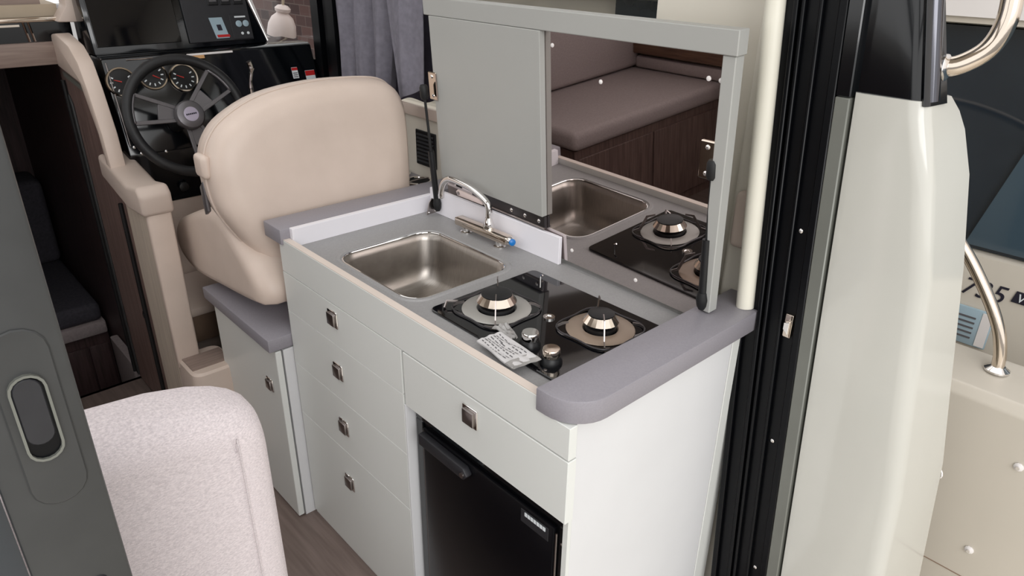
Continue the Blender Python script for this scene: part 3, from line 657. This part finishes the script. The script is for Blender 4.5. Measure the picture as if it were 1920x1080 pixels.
# throttle
th = thing('throttle_lever', 'chrome engine throttle lever on the console right of the wheel', 'lever', (.26, 1.74, 1.02))
B().tube(spline([(.305, 1.72, 1.02), (.285, 1.69, 1.06), (.275, 1.675, 1.12), (.282, 1.67, 1.165), (.276, 1.668, 1.19)]), [.006]*6+[.0075]*6+[.006]*6+[.009]*7, 10).build('lever_arm', 'chrome', th)
B().lathe([(.03, 0), (.03, .012), (.02, .02), (.012, .03)], (.310, 1.70, 1.02), (-1, -.3, 0), 18).build('lever_hub', 'chrome', th)
B().tube([(.315, 1.665, 1.075), (.365, 1.635, .985)], .007, 8).build('grip_strip', 'leather_trim', th)
box(.325, .395, 1.64, 1.70, .93, 1.085).bev(.015, 3).build('housing', 'black_plastic', th)

# ------------------------------------------------------------------ steering wheel
sw = thing('steering_wheel', 'black steering wheel with three grey open spokes', 'steering wheel', (.06, 1.66, 1.05))
WC = Vector((.062, 1.655, 1.052)); wn = Vector((.02, -.93, .36)).normalized(); wu = Vector((1, 0, 0)); wu = (wu-wn*wu.dot(wn)).normalized(); wv = wn.cross(wu)
if wv.z < 0: wv = -wv
def wp(r, a, o=0.): a = math.radians(a); return WC+wu*r*math.cos(a)+wv*r*math.sin(a)+wn*o
RW = .168
B().tube([wp(RW, k*5) for k in range(72)], .0155, 12, close=True).build('rim', 'wheel_rim', sw)
def spoke(a):
    e = [wp(.030, a-40, -.012), wp(.030, a+40, -.012), wp(RW-.004, a+15, 0), wp(RW-.004, a-15, 0)]
    f = lambda p, q: B()
    b = B()
    def bar(p, q, w):
        d = (q-p).normalized(); s_ = d.cross(wn)*w
        b.loft([[p+s_, p-s_, p-s_-wn*.008, p+s_-wn*.008], [q+s_, q-s_, q-s_-wn*.008, q+s_-wn*.008]])
    bar(wp(.032, a-32, .002), wp(RW-.010, a-15.5, .008), .006); bar(wp(.032, a+32, .002), wp(RW-.010, a+15.5, .008), .006)
    pts = [wp(.026, a-44, .0), wp(.026, a+44, .0), wp(.090, a+15, .004), wp(.090, a-15, .004)]
    b.loft([[p for p in pts], [p-wn*.008 for p in pts]])
    b.tube([wp(RW-.012, a+k, .006) for k in (-16, -11, -5, 0, 5, 11, 16)], .0055, 6)
    b.bev(.0015, 1, 40); b.build('spoke', 'spoke', sw, smooth=40)
for a in (166, 38, 282): spoke(a)
B().lathe([(.030, -.04), (.034, .0), (.0435, .004), (.0435, .014), (.039, .021), (.028, .024), (.02, .0245)], WC, wn, 28).build('hub', 'spoke', sw)
bdg = B().lathe([(.0215, .0245), (.0215, .026), (.018, .0265)], WC, wn, 24).build('badge', 'badge', sw)
b = B()
for k in range(6):
    p = WC+wn*.0268+wu*(-.0135+k*.0054)-wv*.001*(1-k*.4)
    b.loft([[p-wu*.0021-wv*.0022, p+wu*.0021-wv*.0022, p+wu*.0021+wv*.0022, p-wu*.0021+wv*.0022], [q-wu*.0+wn*.0006 for q in (p-wu*.0021-wv*.0022, p+wu*.0021-wv*.0022, p+wu*.0021+wv*.0022, p-wu*.0021+wv*.0022)]])
b.build('badge_mark', 'dark_ink', bdg, smooth=0)
B().tube([WC-wn*.02, WC-wn*.13], .024, 12).build('column', 'black_plastic', sw)

# ------------------------------------------------------------------ side ledge, cup holder, vent
lg = struct(box(.44, XS, 1.054, 1.80, .80, .862).bev(.004, 2).build('trim_13', 'grey_rail'), 'grey ledge along the side wall')
def cup(c, r, label):
    t = thing('cup_holder', label, 'cup holder', c)
    B().lathe([(r, 0), (r+.008, .002), (r+.007, .005), (r-.002, .005), (r-.005, .001)], c, (0, 0, 1), 28, cap=False).build('ring', 'chrome', t)
    B().lathe([(r-.004, .002), (r-.006, .0012), (.01, .001)], c, (0, 0, 1), 28).build('cup_floor', 'rubber', t)
    B().tube([(c[0]-r, c[1], c[2]+.005), (c[0], c[1], c[2]+.007), (c[0]+r, c[1], c[2]+.005)], .0025, 6).build('crossbar', 'satin', t)
cup((.555, 1.175, .8625), .037, 'recessed steel cup holder nearest the lid on the side ledge')
cup((.552, 1.285, .8625), .034, 'recessed steel cup holder beside the helm seat backrest')
vt = thing('vent_grille', 'black slatted vent grille on the cream side wall behind the strut', 'vent', (XS, 1.19, .955))
box(XS-.006, XS-.0005, 1.135, 1.238, .900, 1.010).bev(.002, 1).build('vent_frame', 'black_plastic', vt)
for k in range(8): B().prism([(XS-.006, .910+k*.0118), (XS-.011, .913+k*.0118), (XS-.006, .917+k*.0118)], 'y', 1.143, 1.230).build('slat', 'dark_plastic', vt)

# ------------------------------------------------------------------ curtain
ct = thing('side_curtain', 'grey pleated curtain gathered over the side window behind the helm seat', 'curtain', (.57, 1.38, 1.1))
def drape(y0, y1, yb0, yb1, ztop, zb0, zb1, amp, nf, x, name, ph=0.):
    n, m = 48, 14; fr_, bk_ = [], []
    bm = bmesh.new()
    def P_(i, j, o):
        u, v = i/n, j/m; y = (y0+(y1-y0)*u)*(1-v)+(yb0+(yb1-yb0)*u)*v; zb = zb0+(zb1-zb0)*u
        z = ztop+(zb-ztop)*v; w = math.sin(u*nf*2*math.pi+ph+.5*math.sin(v*3+u*4))
        return (x+amp*(w*.75+.25*math.sin(u*nf*4.4*math.pi+v*2))*(.55+.45*v)+o, y+.010*math.sin(v*4+u*9), z+(.006*w if j == m else 0))
    g = [[[bm.verts.new(P_(i, j, o)) for j in range(m+1)] for i in range(n+1)] for o in (0, .003)]
    for l in (0, 1):
        for i in range(n):
            for j in range(m): bm.faces.new((g[l][i][j], g[l][i+1][j], g[l][i+1][j+1], g[l][i][j+1]))
    for i in range(n):
        for j in (0, m): bm.faces.new((g[0][i][j], g[0][i+1][j], g[1][i+1][j], g[1][i][j]))
    for j in range(m):
        for i in (0, n): bm.faces.new((g[0][i][j], g[0][i][j+1], g[1][i][j+1], g[1][i][j]))
    bb = B(); bb.bm.free(); bb.bm = bm; return bb.build(name, 'curtain_back_shadow' if name == 'lining' else 'curtain', ct, smooth=60)
drape(1.61, 1.245, 1.63, 1.315, 1.66, 1.06, 1.07, .034, 3.5, .562, 'hanging_panel')
drape(1.262, 1.095, 1.222, 1.075, 1.66, 1.108, 1.165, .014, 1.3, .515, 'front_flap', 1.0)
drape(1.42, 1.06, 1.42, 1.09, 1.66, 1.07, 1.12, .004, 2, .594, 'lining', 2.0)  # dark back cloth; its colour also stands in for shadow in the gap

# ------------------------------------------------------------------ dinette seats
af = thing('dinette_seat', 'light heather fabric dinette seat back in the left foreground', 'seat', (-.8, .4, 0))
pr = rrect(.135, .265, .30, 1.005, .045, 5)      # y, z
def floop(x, d, up=0.): return [(x, (y-.2)*(1-d*1.2)+.2, (z-.65)*(1-d*.18)+.65+(up if z > .8 else 0)) for y, z in pr]
B().loft([floop(-1.62, .3), floop(-1.60, .1), floop(-1.56, 0, .035), floop(-.62, 0, .035), floop(-.52, 0, .026), floop(-.472, 0, .015), floop(-.445, .02, .006), floop(-.426, .09), floop(-.414, .24), floop(-.409, .45)]).build('backrest', 'heather', af, smooth=80)
sm = B().tube(spline([(-.455, .133, .33), (-.455, .132, .93), (-.458, .1345, .965), (-.462, .140, .990)], 5), .0009, 6).build('seam', 'heather', af)
box(-1.62, -.42, .27, .78, .36, .48).bev(.03, 3).build('seat_cushion', 'heather', af)
box(-1.62, -.45, .15, .76, 0, .36).build('base', 'walnut', af)
fb_ = thing('forward_bench', 'grey-brown upholstered bench with walnut base, seen in the mirror', 'bench', (-1.25, 2.0, 0))
box(-1.80, -.74, 1.72, 2.39, 0, .50).build('base', 'walnut', fb_)
for x0, x1 in ((-1.78, -1.28), (-1.27, -.76)): box(x0, x1, 1.710, 1.72, .05, .46).bev(.003, 1).build('base_panel', 'walnut', fb_)
box(-1.80, -.72, 1.69, 2.39, .505, .60).bev(.03, 3).build('seat_cushion', 'sofa_grey', fb_)
box(-1.80, -.72, 2.295, 2.395, .605, 1.12).bev(.03, 3).build('backrest', 'sofa_grey', fb_)
box(-1.80, -1.755, 1.2, 2.293, .605, .672).bev(.015, 2).build('side_cushion', 'sofa_grey', fb_)
struct(box(-1.86, -1.74, -.1, 2.40, .69, .755).bev(.006, 2).build('trim_14', 'walnut_warm'), 'walnut rail along the port side')
struct(box(-1.86, -1.82, -.1, 2.40, .756, 1.10).build('trim_15', 'walnut_warm'))

# ------------------------------------------------------------------ sliding door leaf (left edge)
dl = thing('sliding_door', 'dark grey sliding door edge with recessed latch in the left foreground', 'door', (-1.2, -.09, 0))
YD = -.10
struct_ = box(-.688, -.6275, YD, YD+.045, .02, 1.98).bev(.003, 2).build('stile', 'door_grey', dl)
box(-1.75, -.689, YD+.015, YD+.021, .06, 1.96).build('glass', 'tint', dl)
box(-1.80, -.689, YD, YD+.04, .0, .05).build('bottom_rail', 'door_grey', dl)
box(-1.80, -1.75, YD, YD+.045, .02, 1.98).build('outer_stile', 'door_grey', dl)
def oval(x0, x1, z0, z1, n=8):
    r = (x1-x0)/2; c = (x0+x1)/2
    return [(c+r*math.cos(math.pi*k/n), z1-r+r*math.sin(math.pi*k/n)) for k in range(n+1)]+[(c-r*math.cos(math.pi*k/n), z0+r-r*math.sin(math.pi*k/n)) for k in range(n+1)]
lc = B().prism(oval(-.6725, -.6365, 1.165, 1.305), 'y', YD-.002, YD).bev(.001, 1).build('latch_plate', 'door_grey', dl)
o1 = oval(-.6670, -.6445, 1.205, 1.273); o2 = oval(-.6653, -.6462, 1.2068, 1.2712)
B().loft([[(x, YD-.002, z) for x, z in o1], [(x, YD-.005, z) for x, z in o1], [(x, YD-.005, z) for x, z in o2], [(x, YD-.002, z) for x, z in o2]], cap=False).build('latch_rim', 'jamb_grey', lc)
B().prism(o2, 'y', YD-.0026, YD-.0021).build('latch_recess', 'jamb_black', lc)
B().prism(oval(-.6650, -.6475, 1.2185, 1.2700), 'y', YD-.0045, YD-.0027).bev(.0008, 1).build('latch_slider', 'dark_plastic', lc)
B().lathe([(.006, 0), (.005, .002)], (-.650, YD, 1.082), (0, -1, 0), 14).build('key_lock', 'dark_plastic', dl)
